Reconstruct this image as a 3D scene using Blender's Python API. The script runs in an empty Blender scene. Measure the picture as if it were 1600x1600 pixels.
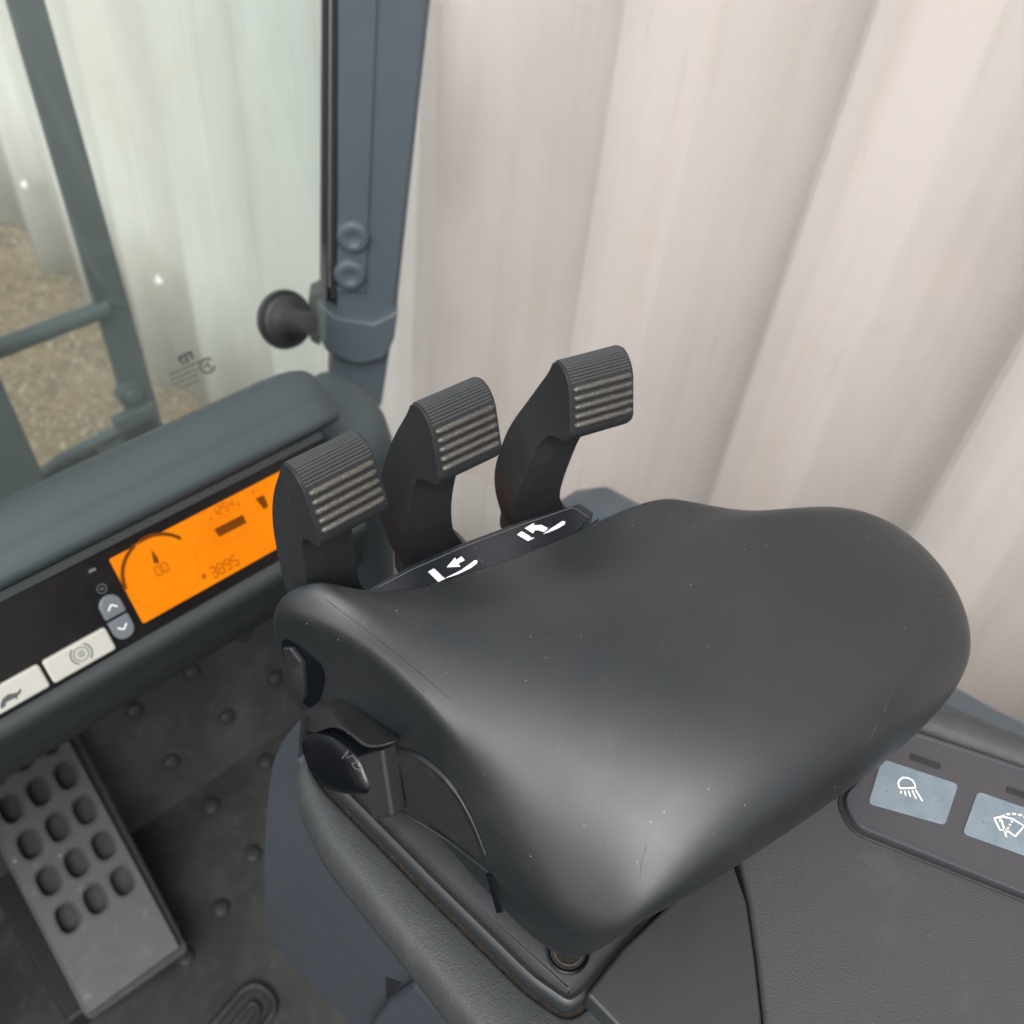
import bpy, bmesh, math, random
from mathutils import Vector, Matrix
from mathutils.geometry import tessellate_polygon
random.seed(7)
R_ = math.radians
scene = bpy.context.scene
C = scene.collection

# ---------------------------------------------------------------- camera
# world: x = truck's right, y = truck's forward, z = up, cab floor at z = 0 (metres)
EX = Vector((0.728, -0.680, 0.085)).normalized()       # image right
EZ = Vector((0.510, 0.455, -0.730)).normalized()       # view direction
EY = EZ.cross(EX).normalized()                         # image down
EX = EY.cross(EZ).normalized()
CAM = Vector((0, 0, 1.05))
FPX = 1541.0                                           # focal length in pixels of the 1600 px photograph
cd = bpy.data.cameras.new('camera')
cam = bpy.data.objects.new('camera', cd); C.objects.link(cam)
m = Matrix((EX, -EY, -EZ)).transposed().to_4x4(); m.translation = CAM
cam.matrix_world = m
cd.sensor_width = 36; cd.lens = FPX / 1600 * 36
cd.clip_start = 0.01; cd.clip_end = 400
cd.dof.use_dof = True; cd.dof.focus_distance = 0.33; cd.dof.aperture_fstop = 15
scene.camera = cam

# ---------------------------------------------------------------- sky, sun, exposure
SUN_EL, SUN_AZ = R_(54), R_(232)      # azimuth clockwise from +y
w = bpy.data.worlds.new('World'); scene.world = w; w.use_nodes = True
nt = w.node_tree; bg = nt.nodes['Background']
sky = nt.nodes.new('ShaderNodeTexSky'); sky.sky_type = 'NISHITA'; sky.sun_disc = False
sky.sun_elevation = SUN_EL; sky.sun_rotation = SUN_AZ
sky.air_density = 1.0; sky.dust_density = 4.0; sky.ozone_density = 1.0
hs = nt.nodes.new('ShaderNodeHueSaturation'); hs.inputs['Saturation'].default_value = 0.3
nt.links.new(sky.outputs[0], hs.inputs['Color']); nt.links.new(hs.outputs[0], bg.inputs[0])
bg.inputs[1].default_value = 0.12
sd = bpy.data.lights.new('sun', 'SUN'); sun = bpy.data.objects.new('sun', sd); C.objects.link(sun)
sd.energy = 1.2; sd.angle = R_(40); sd.color = (1, 0.975, 0.95)
sdir = Vector((math.sin(SUN_AZ) * math.cos(SUN_EL), math.cos(SUN_AZ) * math.cos(SUN_EL), math.sin(SUN_EL)))
sun.rotation_euler = sdir.to_track_quat('Z', 'Y').to_euler()
vs = scene.view_settings; vs.view_transform = 'Standard'; vs.look = 'None'; vs.exposure = 1.02; vs.gamma = 1
vs.use_curve_mapping = False
scene.cycles.use_denoising = True
scene.cycles.max_bounces = 8

# ---------------------------------------------------------------- measuring helpers: photo pixel -> point on a known plane
def ray(px, py): return EX * (px - 800) + EY * (py - 800) + EZ * FPX
def atz(px, py, z): d = ray(px, py); return CAM + d * ((z - CAM.z) / d.z)
def aty(px, py, y): d = ray(px, py); return CAM + d * ((y - CAM.y) / d.y)
def atx(px, py, x): d = ray(px, py); return CAM + d * ((x - CAM.x) / d.x)
def atd(px, py, dp): return CAM + ray(px, py) * (dp / FPX)
def onp(px, py, P, n): d = ray(px, py); return CAM + d * ((P - CAM).dot(n) / d.dot(n))
def mm(*a): return Vector(a) * 0.001

# ---------------------------------------------------------------- materials
def material(name, col, rough=0.5, spec=0.5, metal=0.0, bump=None, var=None, specks=None, coat=0.0, sheen=0.0, coords='Object', dirt=None, rvar=1.0, streak=None):
    mt = bpy.data.materials.new(name); mt.use_nodes = True
    n = mt.node_tree.nodes; l = mt.node_tree.links; b = n['Principled BSDF']
    b.inputs['Roughness'].default_value = rough; b.inputs['Metallic'].default_value = metal
    b.inputs['Specular IOR Level'].default_value = spec
    b.inputs['Coat Weight'].default_value = coat
    b.inputs['Sheen Weight'].default_value = sheen
    b.inputs['Sheen Roughness'].default_value = 0.6
    tc = n.new('ShaderNodeTexCoord').outputs[coords]
    rgb = n.new('ShaderNodeRGB'); rgb.outputs[0].default_value = (*col, 1); cur = rgb.outputs[0]
    def noise(scale, detail=4, rg=0.55):
        t = n.new('ShaderNodeTexNoise'); t.inputs['Scale'].default_value = scale; t.inputs['Detail'].default_value = detail
        t.inputs['Roughness'].default_value = rg; l.new(tc, t.inputs['Vector']); return t.outputs[0]
    def ramp(src, p0, p1, c0=0.0, c1=1.0):
        r = n.new('ShaderNodeMapRange'); r.inputs[1].default_value = p0; r.inputs[2].default_value = p1
        r.inputs[3].default_value = c0; r.inputs[4].default_value = c1; l.new(src, r.inputs[0]); return r.outputs[0]
    def mix(a, col2, fac):
        x = n.new('ShaderNodeMix'); x.data_type = 'RGBA'; l.new(fac, x.inputs[0]); l.new(a, x.inputs[6]); x.inputs[7].default_value = (*col2, 1); return x.outputs[2]
    if var:                                  # (scale, colour2, amount)
        for s, c2, am in var: cur = mix(cur, c2, ramp(noise(s), 0.42, 0.68, 0, am))
    if dirt:                                 # patches of settled dirt
        for s, c2, lo, hi, am in dirt: cur = mix(cur, c2, ramp(noise(s, 8, 0.65), lo, hi, 0, am))
    if streak:                               # rain streaks: noise stretched along z
        for sy, sz, c2, lo, hi, am in streak:
            mp = n.new('ShaderNodeMapping'); mp.inputs['Scale'].default_value = (sy, sy, sz); l.new(tc, mp.inputs['Vector'])
            t = n.new('ShaderNodeTexNoise'); t.inputs['Scale'].default_value = 1; t.inputs['Detail'].default_value = 7; t.inputs['Roughness'].default_value = 0.6; l.new(mp.outputs[0], t.inputs['Vector'])
            cur = mix(cur, c2, ramp(t.outputs[0], lo, hi, 0, am))
    if specks:                               # (scale, radius, colour, keep)
        for s, rad, c2, keep in specks:
            v = n.new('ShaderNodeTexVoronoi'); v.inputs['Scale'].default_value = s; l.new(tc, v.inputs['Vector'])
            d = ramp(v.outputs['Distance'], rad, rad * 0.5)
            sep = n.new('ShaderNodeSeparateColor'); l.new(v.outputs['Color'], sep.inputs[0])
            k = ramp(sep.outputs[0], 1 - keep, 1 - keep + 0.02)
            mu = n.new('ShaderNodeMath'); mu.operation = 'MULTIPLY'; l.new(d, mu.inputs[0]); l.new(k, mu.inputs[1])
            cur = mix(cur, c2, mu.outputs[0])
    l.new(cur, b.inputs['Base Color'])
    l.new(ramp(noise(90, 3), 0.3, 0.7, max(rough - 0.05 * rvar, 0), min(rough + 0.07 * rvar, 1)), b.inputs['Roughness'])
    if bump:
        prev = None
        for s, st, dist in bump:
            bp = n.new('ShaderNodeBump'); bp.inputs['Strength'].default_value = st; bp.inputs['Distance'].default_value = dist
            l.new(noise(s, 3, 0.6), bp.inputs['Height'])
            if prev: l.new(prev, bp.inputs['Normal'])
            prev = bp.outputs[0]
        l.new(prev, b.inputs['Normal'])
    return mt
def flat_mat(name, col, rough=0.6):
    mt = bpy.data.materials.new(name); mt.use_nodes = True; b = mt.node_tree.nodes['Principled BSDF']
    b.inputs['Base Color'].default_value = (*col, 1); b.inputs['Roughness'].default_value = rough; return mt
def emit_mat(name, col, st):
    mt = bpy.data.materials.new(name); mt.use_nodes = True; n = mt.node_tree.nodes; b = n['Principled BSDF']
    b.inputs['Base Color'].default_value = (0.02, 0.01, 0.0, 1); b.inputs['Roughness'].default_value = 0.5; b.inputs['Specular IOR Level'].default_value = 0.12
    b.inputs['Emission Color'].default_value = (*col, 1); b.inputs['Emission Strength'].default_value = st; return mt
def glass_mat(name, tint, film, film_col, rough=0.0, f0=0.035):
    mt = bpy.data.materials.new(name); mt.use_nodes = True; n = mt.node_tree.nodes; l = mt.node_tree.links
    for x in list(n):
        if x.type != 'OUTPUT_MATERIAL': n.remove(x)
    out = [x for x in n if x.type == 'OUTPUT_MATERIAL'][0]
    tr = n.new('ShaderNodeBsdfTransparent'); tr.inputs[0].default_value = (*tint, 1)
    df = n.new('ShaderNodeBsdfDiffuse'); df.inputs[0].default_value = (*film_col, 1)
    tc = n.new('ShaderNodeTexCoord'); ns = n.new('ShaderNodeTexNoise'); ns.inputs['Scale'].default_value = 5; ns.inputs['Detail'].default_value = 6
    l.new(tc.outputs['Object'], ns.inputs['Vector'])
    mr = n.new('ShaderNodeMapRange'); mr.inputs[1].default_value = 0.3; mr.inputs[2].default_value = 0.75; mr.inputs[3].default_value = film * 0.4; mr.inputs[4].default_value = film * 1.5
    l.new(ns.outputs[0], mr.inputs[0])
    m1 = n.new('ShaderNodeMixShader'); l.new(mr.outputs[0], m1.inputs[0]); l.new(tr.outputs[0], m1.inputs[1]); l.new(df.outputs[0], m1.inputs[2])
    gl = n.new('ShaderNodeBsdfGlossy'); gl.inputs['Roughness'].default_value = rough
    lw = n.new('ShaderNodeLayerWeight'); pw = n.new('ShaderNodeMath'); pw.operation = 'POWER'; pw.inputs[1].default_value = 5; l.new(lw.outputs['Facing'], pw.inputs[0])
    fr = n.new('ShaderNodeMapRange'); fr.inputs[3].default_value = f0; fr.inputs[4].default_value = 1.0; l.new(pw.outputs[0], fr.inputs[0])
    m2 = n.new('ShaderNodeMixShader'); l.new(fr.outputs[0], m2.inputs[0]); l.new(m1.outputs[0], m2.inputs[1]); l.new(gl.outputs[0], m2.inputs[2])
    l.new(m2.outputs[0], out.inputs[0]); return mt

EMI = 2 ** -vs.exposure
DUST = (0.33, 0.31, 0.27)
M = {}
M['pad'] = material('soft_black_pad', (0.009, 0.0115, 0.0130), 0.40, 0.55, rvar=0.25, bump=[(2600, 0.10, 0.0002)], var=[(18, (0.015, 0.018, 0.019), 0.6)],
                    dirt=[(34, (0.05, 0.052, 0.050), 0.56, 0.82, 0.25), (9, (0.024, 0.026, 0.026), 0.45, 0.75, 0.4)],
                    specks=[(210, 0.060, (0.22, 0.22, 0.21), 0.25), (110, 0.040, (0.30, 0.29, 0.27), 0.14), (420, 0.09, (0.12, 0.12, 0.115), 0.20)])
M['scuff'] = material('pale_scuff', (0.035, 0.037, 0.037), 0.6, 0.4)
M['side'] = material('dark_side_plastic', (0.012, 0.013, 0.0145), 0.48, 0.45, bump=[(1500, 0.15, 0.0003)], dirt=[(60, (0.09, 0.085, 0.075), 0.55, 0.8, 0.4)],
                     specks=[(260, 0.07, (0.35, 0.33, 0.3), 0.12)])
M['lever'] = material('lever_plastic', (0.015, 0.017, 0.019), 0.5, 0.35, bump=[(1100, 0.35, 0.0004)], dirt=[(150, (0.09, 0.085, 0.075), 0.56, 0.85, 0.3)], specks=[(900, 0.12, (0.09, 0.088, 0.08), 0.35)])
M['rib'] = material('fine_rib_plastic', (0.030, 0.033, 0.035), 0.42, 0.6, bump=[(1600, 0.3, 0.0003)])
M['ridge'] = material('worn_ridge_plastic', (0.042, 0.041, 0.038), 0.36, 0.6, bump=[(1600, 0.4, 0.0004)], dirt=[(1500, (0.24, 0.215, 0.15), 0.48, 0.76, 0.55)])
M['gloss'] = material('gloss_black', (0.004, 0.005, 0.007), 0.2, 0.35, specks=[(420, 0.08, (0.2, 0.19, 0.17), 0.15)])
M['plate'] = material('label_plate', (0.012, 0.014, 0.018), 0.28, 0.5, specks=[(500, 0.10, (0.45, 0.43, 0.38), 0.16)], bump=[(700, 0.1, 0.0002)])
M['shell'] = material('grained_console_plastic', (0.040, 0.044, 0.046), 0.52, 0.45, bump=[(1350, 0.75, 0.00045)], dirt=[(45, (0.10, 0.095, 0.085), 0.55, 0.8, 0.35)],
                      specks=[(300, 0.06, (0.4, 0.38, 0.33), 0.06), (170, 0.08, (0.01, 0.01, 0.01), 0.06)])
M['pedestal'] = material('smooth_console_plastic', (0.024, 0.027, 0.029), 0.45, 0.5, bump=[(1300, 0.25, 0.0003)], specks=[(260, 0.07, (0.35, 0.33, 0.3), 0.05)])
M['grit'] = material('gritty_groove', (0.028, 0.024, 0.020), 0.9, 0.2, bump=[(600, 0.9, 0.001)], dirt=[(300, (0.050, 0.041, 0.031), 0.45, 0.65, 0.8)])
M['membrane'] = material('membrane_panel', (0.045, 0.043, 0.050), 0.42, 0.5, bump=[(1800, 0.2, 0.0002)], specks=[(330, 0.10, (0.008, 0.008, 0.008), 0.10)])
M['key'] = material('blue_grey_key', (0.165, 0.205, 0.235), 0.5, 0.4, var=[(140, (0.11, 0.15, 0.18), 0.6)], specks=[(520, 0.16, (0.015, 0.018, 0.02), 0.40), (240, 0.12, (0.02, 0.02, 0.02), 0.2)])
M['print'] = flat_mat('cream_print', (0.82, 0.81, 0.72), 0.6)
M['white'] = flat_mat('white_print', (0.86, 0.87, 0.86), 0.5)
M['fineline'] = flat_mat('grey_line', (0.10, 0.105, 0.11), 0.5)
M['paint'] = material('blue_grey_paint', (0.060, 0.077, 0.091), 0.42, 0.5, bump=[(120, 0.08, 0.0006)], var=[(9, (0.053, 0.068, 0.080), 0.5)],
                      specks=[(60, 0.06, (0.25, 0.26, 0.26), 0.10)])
M['paint_shaded'] = material('shaded_blue_grey_paint', (0.046, 0.056, 0.068), 0.45, 0.4, bump=[(120, 0.08, 0.0006)], var=[(9, (0.040, 0.048, 0.058), 0.5)], specks=[(60, 0.06, (0.25, 0.26, 0.26), 0.15)])  # same blue-grey paint, darkened to stand in for shade on the support
M['cowl'] = material('teal_grey_cowl', (0.032, 0.045, 0.049), 0.5, 0.5, bump=[(700, 0.3, 0.0004)], var=[(14, (0.028, 0.040, 0.044), 0.6)])
M['cowl_dark'] = material('dark_cowl', (0.022, 0.027, 0.028), 0.6, 0.4, bump=[(700, 0.3, 0.0004)])
M['fascia'] = material('dark_fascia', (0.006, 0.005, 0.005), 0.35, 0.25)
M['lcd'] = emit_mat('amber_screen', (1.0, 0.25, 0.0), EMI)
_n = M['lcd'].node_tree.nodes; _l = M['lcd'].node_tree.links       # uneven backlight of the panel
_t = _n.new('ShaderNodeTexNoise'); _t.inputs['Scale'].default_value = 22; _t.inputs['Detail'].default_value = 1
_c = _n.new('ShaderNodeTexCoord'); _l.new(_c.outputs['Object'], _t.inputs['Vector'])
_m = _n.new('ShaderNodeMix'); _m.data_type = 'RGBA'; _m.inputs[6].default_value = (0.93, 0.205, 0, 1); _m.inputs[7].default_value = (1.0, 0.285, 0, 1)
_l.new(_t.outputs[0], _m.inputs[0]); _l.new(_m.outputs[2], _n['Principled BSDF'].inputs['Emission Color'])
M['lcd_dark'] = emit_mat('screen_segment', (0.16, 0.03, 0.0), EMI)
M['lcd_mid'] = emit_mat('screen_segment_faint', (0.45, 0.085, 0.0), EMI)
M['lcd_light'] = emit_mat('screen_segment_ghost', (0.80, 0.175, 0.0), EMI)
M['ivory'] = material('ivory_key', (0.37, 0.37, 0.335), 0.4, 0.5, dirt=[(200, (0.5, 0.48, 0.4), 0.55, 0.8, 0.4)])
M['greykey'] = material('grey_arrow_key', (0.10, 0.115, 0.13), 0.45, 0.5)
M['rubber'] = material('black_rubber', (0.016, 0.017, 0.018), 0.55, 0.4, bump=[(300, 0.2, 0.0005)])
M['mat'] = material('floor_rubber', (0.014, 0.0155, 0.016), 0.6, 0.4, bump=[(250, 0.3, 0.0008)], dirt=[(9, (0.065, 0.064, 0.059), 0.44, 0.70, 0.5), (60, (0.10, 0.092, 0.08), 0.55, 0.75, 0.3), (300, (0.16, 0.145, 0.12), 0.66, 0.74, 0.5)])
M['pedal'] = material('pedal_plastic', (0.040, 0.043, 0.047), 0.5, 0.5, bump=[(500, 0.3, 0.0005)], dirt=[(70, (0.20, 0.19, 0.16), 0.58, 0.75, 0.4)], specks=[(60, 0.10, (0.25, 0.24, 0.2), 0.10)])
M['mast'] = material('mast_paint', (0.050, 0.066, 0.074), 0.5, 0.5, bump=[(60, 0.1, 0.001)], dirt=[(20, (0.10, 0.10, 0.09), 0.55, 0.8, 0.3)])
M['wall'] = material('painted_sheet', (0.62, 0.608, 0.595), 0.38, 0.5, streak=[(30, 1.6, (0.53, 0.49, 0.45), 0.48, 0.70, 0.5), (75, 5, (0.44, 0.38, 0.31), 0.60, 0.75, 0.35)], specks=[(14, 0.012, (0.30, 0.24, 0.20), 0.3)], bump=[(6, 0.12, 0.004)], dirt=[(1.7, (0.57, 0.525, 0.475), 0.45, 0.70, 0.7), (11, (0.44, 0.375, 0.30), 0.60, 0.80, 0.3)])
M['screw'] = material('zinc_screw', (0.75, 0.76, 0.76), 0.3, 0.6, metal=0.4)
M['rust'] = material('dirty_screw', (0.022, 0.018, 0.015), 0.7, 0.4, bump=[(500, 0.8, 0.001)], dirt=[(250, (0.075, 0.058, 0.040), 0.5, 0.7, 0.6)])
M['ground'] = material('sandy_ground', (0.185, 0.132, 0.086), 0.95, 0.2, bump=[(30, 0.8, 0.02), (140, 0.6, 0.006)], var=[(3, (0.24, 0.185, 0.135), 0.8), (24, (0.11, 0.080, 0.054), 0.8)], dirt=[(60, (0.36, 0.32, 0.26), 0.55, 0.68, 0.8)])
M['stone'] = material('pebble', (0.25, 0.205, 0.155), 0.9, 0.2, var=[(8, (0.24, 0.2, 0.14), 0.9)])
M['seal'] = material('pale_seal', (0.36, 0.37, 0.40), 0.4, 0.5)
M['windscreen'] = glass_mat('windscreen_glass', (0.92, 0.975, 0.955), 0.05, (0.6, 0.65, 0.6))
M['sideglass'] = glass_mat('side_glass', (0.98, 0.965, 0.955), 0.09, (0.78, 0.73, 0.71), 0.03, 0.018)
M['etch'] = flat_mat('etched_mark', (0.05, 0.06, 0.06), 0.7)
M['grass'] = flat_mat('moss', (0.10, 0.14, 0.05), 0.9)

# ---------------------------------------------------------------- object helpers
def link(o, parent=None):
    C.objects.link(o)
    if parent is not None: o.parent = parent
    return o
def tag(o, label=None, cat=None, group=None, kind=None):
    if label: o['label'] = label
    if cat: o['category'] = cat
    if group: o['group'] = group
    if kind: o['kind'] = kind
    return o
def empty(name, loc=(0, 0, 0)):
    o = bpy.data.objects.new(name, None); o.empty_display_size = 0.02; C.objects.link(o); o.location = loc; return o
BASE = {}
def mesh(name, verts, faces, mat, parent=None, smooth=35, bevel=0, seg=2, sub=0, solid=0, creases=None, offset=-1):
    me = bpy.data.meshes.new(name); me.from_pydata([tuple(v) for v in verts], [], faces); me.validate()
    bm = bmesh.new(); bm.from_mesh(me); bmesh.ops.recalc_face_normals(bm, faces=bm.faces); bm.to_mesh(me); bm.free()
    me.materials.append(M[mat] if isinstance(mat, str) else mat)
    if smooth:
        me.shade_smooth()
        if not sub: me.set_sharp_from_angle(angle=R_(smooth))
    if creases:
        at = me.attributes.new('crease_edge', 'FLOAT', 'EDGE')
        look = {tuple(sorted(e.vertices)): e.index for e in me.edges}
        for k, v in creases.items():
            i = look.get(tuple(sorted(k)))
            if i is not None: at.data[i].value = v
    o = bpy.data.objects.new(name, me); link(o)
    if parent is not None:
        o.parent = parent; o.matrix_parent_inverse = pinv(parent)
    if sub: md = o.modifiers.new('sub', 'SUBSURF'); md.levels = sub; md.render_levels = sub
    if solid: md = o.modifiers.new('solid', 'SOLIDIFY'); md.thickness = solid; md.offset = offset
    if bevel:
        md = o.modifiers.new('bevel', 'BEVEL'); md.width = bevel; md.segments = seg; md.limit_method = 'ANGLE'; md.angle_limit = R_(35); md.harden_normals = True
    return o
def pinv(p):
    mat = Matrix.Identity(4); chain = []
    while p is not None: chain.append(p); p = p.parent
    for q in reversed(chain):
        mat = mat @ q.matrix_parent_inverse @ Matrix.LocRotScale(q.location, q.rotation_euler, q.scale)
    return mat.inverted()
def prism(name, pts, ext, mat, parent=None, bevel=0, seg=2, smooth=35):
    """closed polygon of 3D points swept along the vector ext"""
    n = len(pts); pts = [Vector(p) for p in pts]; ext = Vector(ext)
    v = pts + [p + ext for p in pts]
    tri = tessellate_polygon([pts])
    f = [[i, (i + 1) % n, n + (i + 1) % n, n + i] for i in range(n)]
    if n > 4 and not convex(pts):
        f += [list(t) for t in tri] + [[a + n for a in t] for t in tri]
    else:
        f += [list(range(n)), [n + i for i in range(n)]]
    return mesh(name, v, f, mat, parent, smooth, bevel, seg)
def convex(p):
    n = len(p); nm = Vector((0, 0, 0))
    for i in range(n): nm += p[i].cross(p[(i + 1) % n])
    s = [((p[(i + 1) % n] - p[i]).cross(p[(i + 2) % n] - p[(i + 1) % n])).dot(nm) for i in range(n)]
    return all(x >= -1e-12 for x in s)
def flat(name, pts, n, lift, mat, parent, thick=0.0003):
    """thin print lying on a plane with normal n"""
    n = Vector(n).normalized(); return prism(name, [Vector(p) + n * lift for p in pts], n * thick, mat, parent, smooth=0)
def box(name, lo, hi, mat, parent=None, bevel=0.002, seg=2):
    x0, y0, z0 = lo; x1, y1, z1 = hi
    return prism(name, [(x0, y0, z0), (x1, y0, z0), (x1, y1, z0), (x0, y1, z0)], (0, 0, z1 - z0), mat, parent, bevel, seg)
def loft(name, rings, mat, parent=None, closed=True, caps=True, smooth=35, sub=0, bevel=0):
    n = len(rings[0]); v = [p for r in rings for p in r]; f = []
    for i in range(len(rings) - 1):
        for j in range(n if closed else n - 1):
            k = (j + 1) % n; f.append([i * n + j, i * n + k, (i + 1) * n + k, (i + 1) * n + j])
    if caps and closed:
        f.append(list(range(n))); f.append([(len(rings) - 1) * n + j for j in range(n)])
    return mesh(name, v, f, mat, parent, smooth, sub=sub, bevel=bevel)
def tube(name, pts, r, mat, parent=None, seg=10, closed=False):
    pts = [Vector(p) for p in pts]; rings = []; N = len(pts)
    t0 = (pts[1] - pts[0]).normalized(); up = Vector((0, 0, 1)) if abs(t0.z) < 0.9 else Vector((1, 0, 0))
    u = t0.cross(up).normalized()
    for i, p in enumerate(pts):
        if closed: t = (pts[(i + 1) % N] - pts[i - 1]).normalized()
        else: t = (pts[min(i + 1, N - 1)] - pts[max(i - 1, 0)]).normalized()
        u = (u - t * u.dot(t)).normalized(); v = t.cross(u)
        rr = r[i] if isinstance(r, (list, tuple)) else r
        rings.append([p + (u * math.cos(a) + v * math.sin(a)) * rr for a in [2 * math.pi * k / seg for k in range(seg)]])
    if closed: rings.append(rings[0])
    return loft(name, rings, mat, parent, caps=not closed, smooth=60)
def lathe(name, c, axis, prof, mat, parent=None, seg=28, smooth=40):
    """prof: (radius, height) pairs along axis"""
    axis = Vector(axis).normalized(); u = axis.orthogonal().normalized(); v = axis.cross(u); c = Vector(c)
    return loft(name, [[c + axis * h + (u * math.cos(a) + v * math.sin(a)) * max(r, 1e-5) for a in [2 * math.pi * k / seg for k in range(seg)]] for r, h in prof], mat, parent, smooth=smooth)
def spline(pts, n, closed=False):
    """Catmull-Rom through the points, n samples per span"""
    P = [Vector(p) for p in pts]; N = len(P); out = []
    for i in range(N if closed else N - 1):
        if closed: a, b, c, d = P[i - 1], P[i], P[(i + 1) % N], P[(i + 2) % N]
        else: a, b, c, d = P[max(i - 1, 0)], P[i], P[i + 1], P[min(i + 2, N - 1)]
        for k in range(n):
            t = k / n
            out.append(0.5 * ((2 * b) + (c - a) * t + (2 * a - 5 * b + 4 * c - d) * t * t + (3 * b - a - 3 * c + d) * t ** 3))
    if not closed: out.append(P[-1])
    return out
def resample(pts, n):
    P = [Vector(p) for p in pts]; P2 = P + [P[0]]; L = [0]
    for i in range(len(P)): L.append(L[-1] + (P2[i + 1] - P2[i]).length)
    out = []; j = 0
    for k in range(n):
        s = L[-1] * k / n
        while L[j + 1] < s: j += 1
        out.append(P2[j].lerp(P2[j + 1], (s - L[j]) / max(L[j + 1] - L[j], 1e-9)))
    return out
def round_poly(pts, r, n=5):
    P = [Vector(p) for p in pts]; N = len(P); out = []
    for i in range(N):
        a, b, c = P[i - 1], P[i], P[(i + 1) % N]; ri = r[i] if isinstance(r, (list, tuple)) else r
        if ri <= 0: out.append(b); continue
        d1 = (a - b); d2 = (c - b); k = min(ri, d1.length * 0.49, d2.length * 0.49)
        p, q = b + d1.normalized() * k, b + d2.normalized() * k
        for j in range(n + 1):
            t = j / n; out.append(p * (1 - t) ** 2 + b * 2 * t * (1 - t) + q * t * t)
    return out
def inset(pts, d):
    """offset a closed horizontal polygon inwards by d (positive = inside)"""
    P = [Vector(p) for p in pts]; N = len(P); A = sum(P[i].x * P[(i + 1) % N].y - P[(i + 1) % N].x * P[i].y for i in range(N))
    s = 1 if A > 0 else -1; out = []
    for i in range(N):
        t = (P[(i + 1) % N] - P[i - 1]); t.z = 0; t.normalize()
        out.append(P[i] + Vector((-t.y, t.x, 0)) * s * d)
    return out
def stroke(name, pts, width, n, lift, mat, parent, thick=0.0003):
    """a printed line of given width lying on a plane"""
    P = [Vector(p) for p in pts]; n = Vector(n).normalized(); L, Rr = [], []
    for i in range(len(P)):
        t = (P[min(i + 1, len(P) - 1)] - P[max(i - 1, 0)]).normalized(); s = n.cross(t) * width / 2
        L.append(P[i] + s + n * lift); Rr.append(P[i] - s + n * lift)
    k = len(P); v = L + Rr + [p + n * thick for p in L] + [p + n * thick for p in Rr]; f = []
    for i in range(k - 1):
        f += [[i, i + 1, k + i + 1, k + i], [2 * k + i, 2 * k + i + 1, 3 * k + i + 1, 3 * k + i],
              [i, i + 1, 2 * k + i + 1, 2 * k + i], [k + i, k + i + 1, 3 * k + i + 1, 3 * k + i]]
    f += [[0, k, 3 * k, 2 * k], [k - 1, 2 * k - 1, 4 * k - 1, 3 * k - 1]]
    return mesh(name, v, f, mat, parent, smooth=0)

# ================================================================ SETTING
GZ = -0.65
def sheet(name, x0, x1, y0, y1, z, mat):
    return mesh(name, [(x0, y0, z), (x1, y0, z), (x1, y1, z), (x0, y1, z)], [[0, 1, 2, 3]], mat, smooth=0)
tag(sheet('ground', -60, 60, -60, 60, GZ, 'ground'), kind='structure')
v, f = [], []
for i in range(1400):
    if i < 900: x, y = random.uniform(-0.2, 0.95), random.uniform(0.85, 3.2)
    else: x, y = random.uniform(-0.3, 0.78), random.uniform(0.9, 2.3)
    s = random.choice((0.003, 0.004, 0.005, 0.006, 0.010)) * random.uniform(0.7, 1.3); b = len(v)
    a0 = random.uniform(0, 6)
    for k in range(6): v.append((x + s * math.cos(a0 + k * 1.047) * random.uniform(.7, 1.2), y + s * math.sin(a0 + k * 1.047) * random.uniform(.7, 1.2), GZ - 0.001))
    for k in range(6): v.append((x + .6 * s * math.cos(a0 + k * 1.047), y + .6 * s * math.sin(a0 + k * 1.047), GZ + s * random.uniform(.5, .8)))
    for k in range(6): f.append([b + k, b + (k + 1) % 6, b + 6 + (k + 1) % 6, b + 6 + k])
    f.append([b + 6 + k for k in range(6)])
tag(mesh('gravel', v, f, 'stone', smooth=0), 'loose pale gravel scattered on the sandy ground', 'gravel', kind='stuff')

# cab floor with a sloping toe board
KA = R_(55); KP = Vector((0, 0.565, 0)); KN = Vector((0, -math.sin(KA), math.cos(KA))); KV = Vector((0, math.cos(KA), math.sin(KA)))
fl = empty('floor'); tag(fl, kind='structure')
prism('floor_mat', [(-0.6, -0.5, 0), (0.45, -0.5, 0), (0.45, 0.565, 0), (-0.6, 0.565, 0)], (0, 0, -0.03), 'mat', fl)
prism('toe_board', [KP + Vector((-0.6, 0, 0)), KP + Vector((0.45, 0, 0)), KP + Vector((0.45, 0, 0)) + KV * 0.24, KP + Vector((-0.6, 0, 0)) + KV * 0.24], -KN * 0.02, 'mat', fl)
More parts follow.
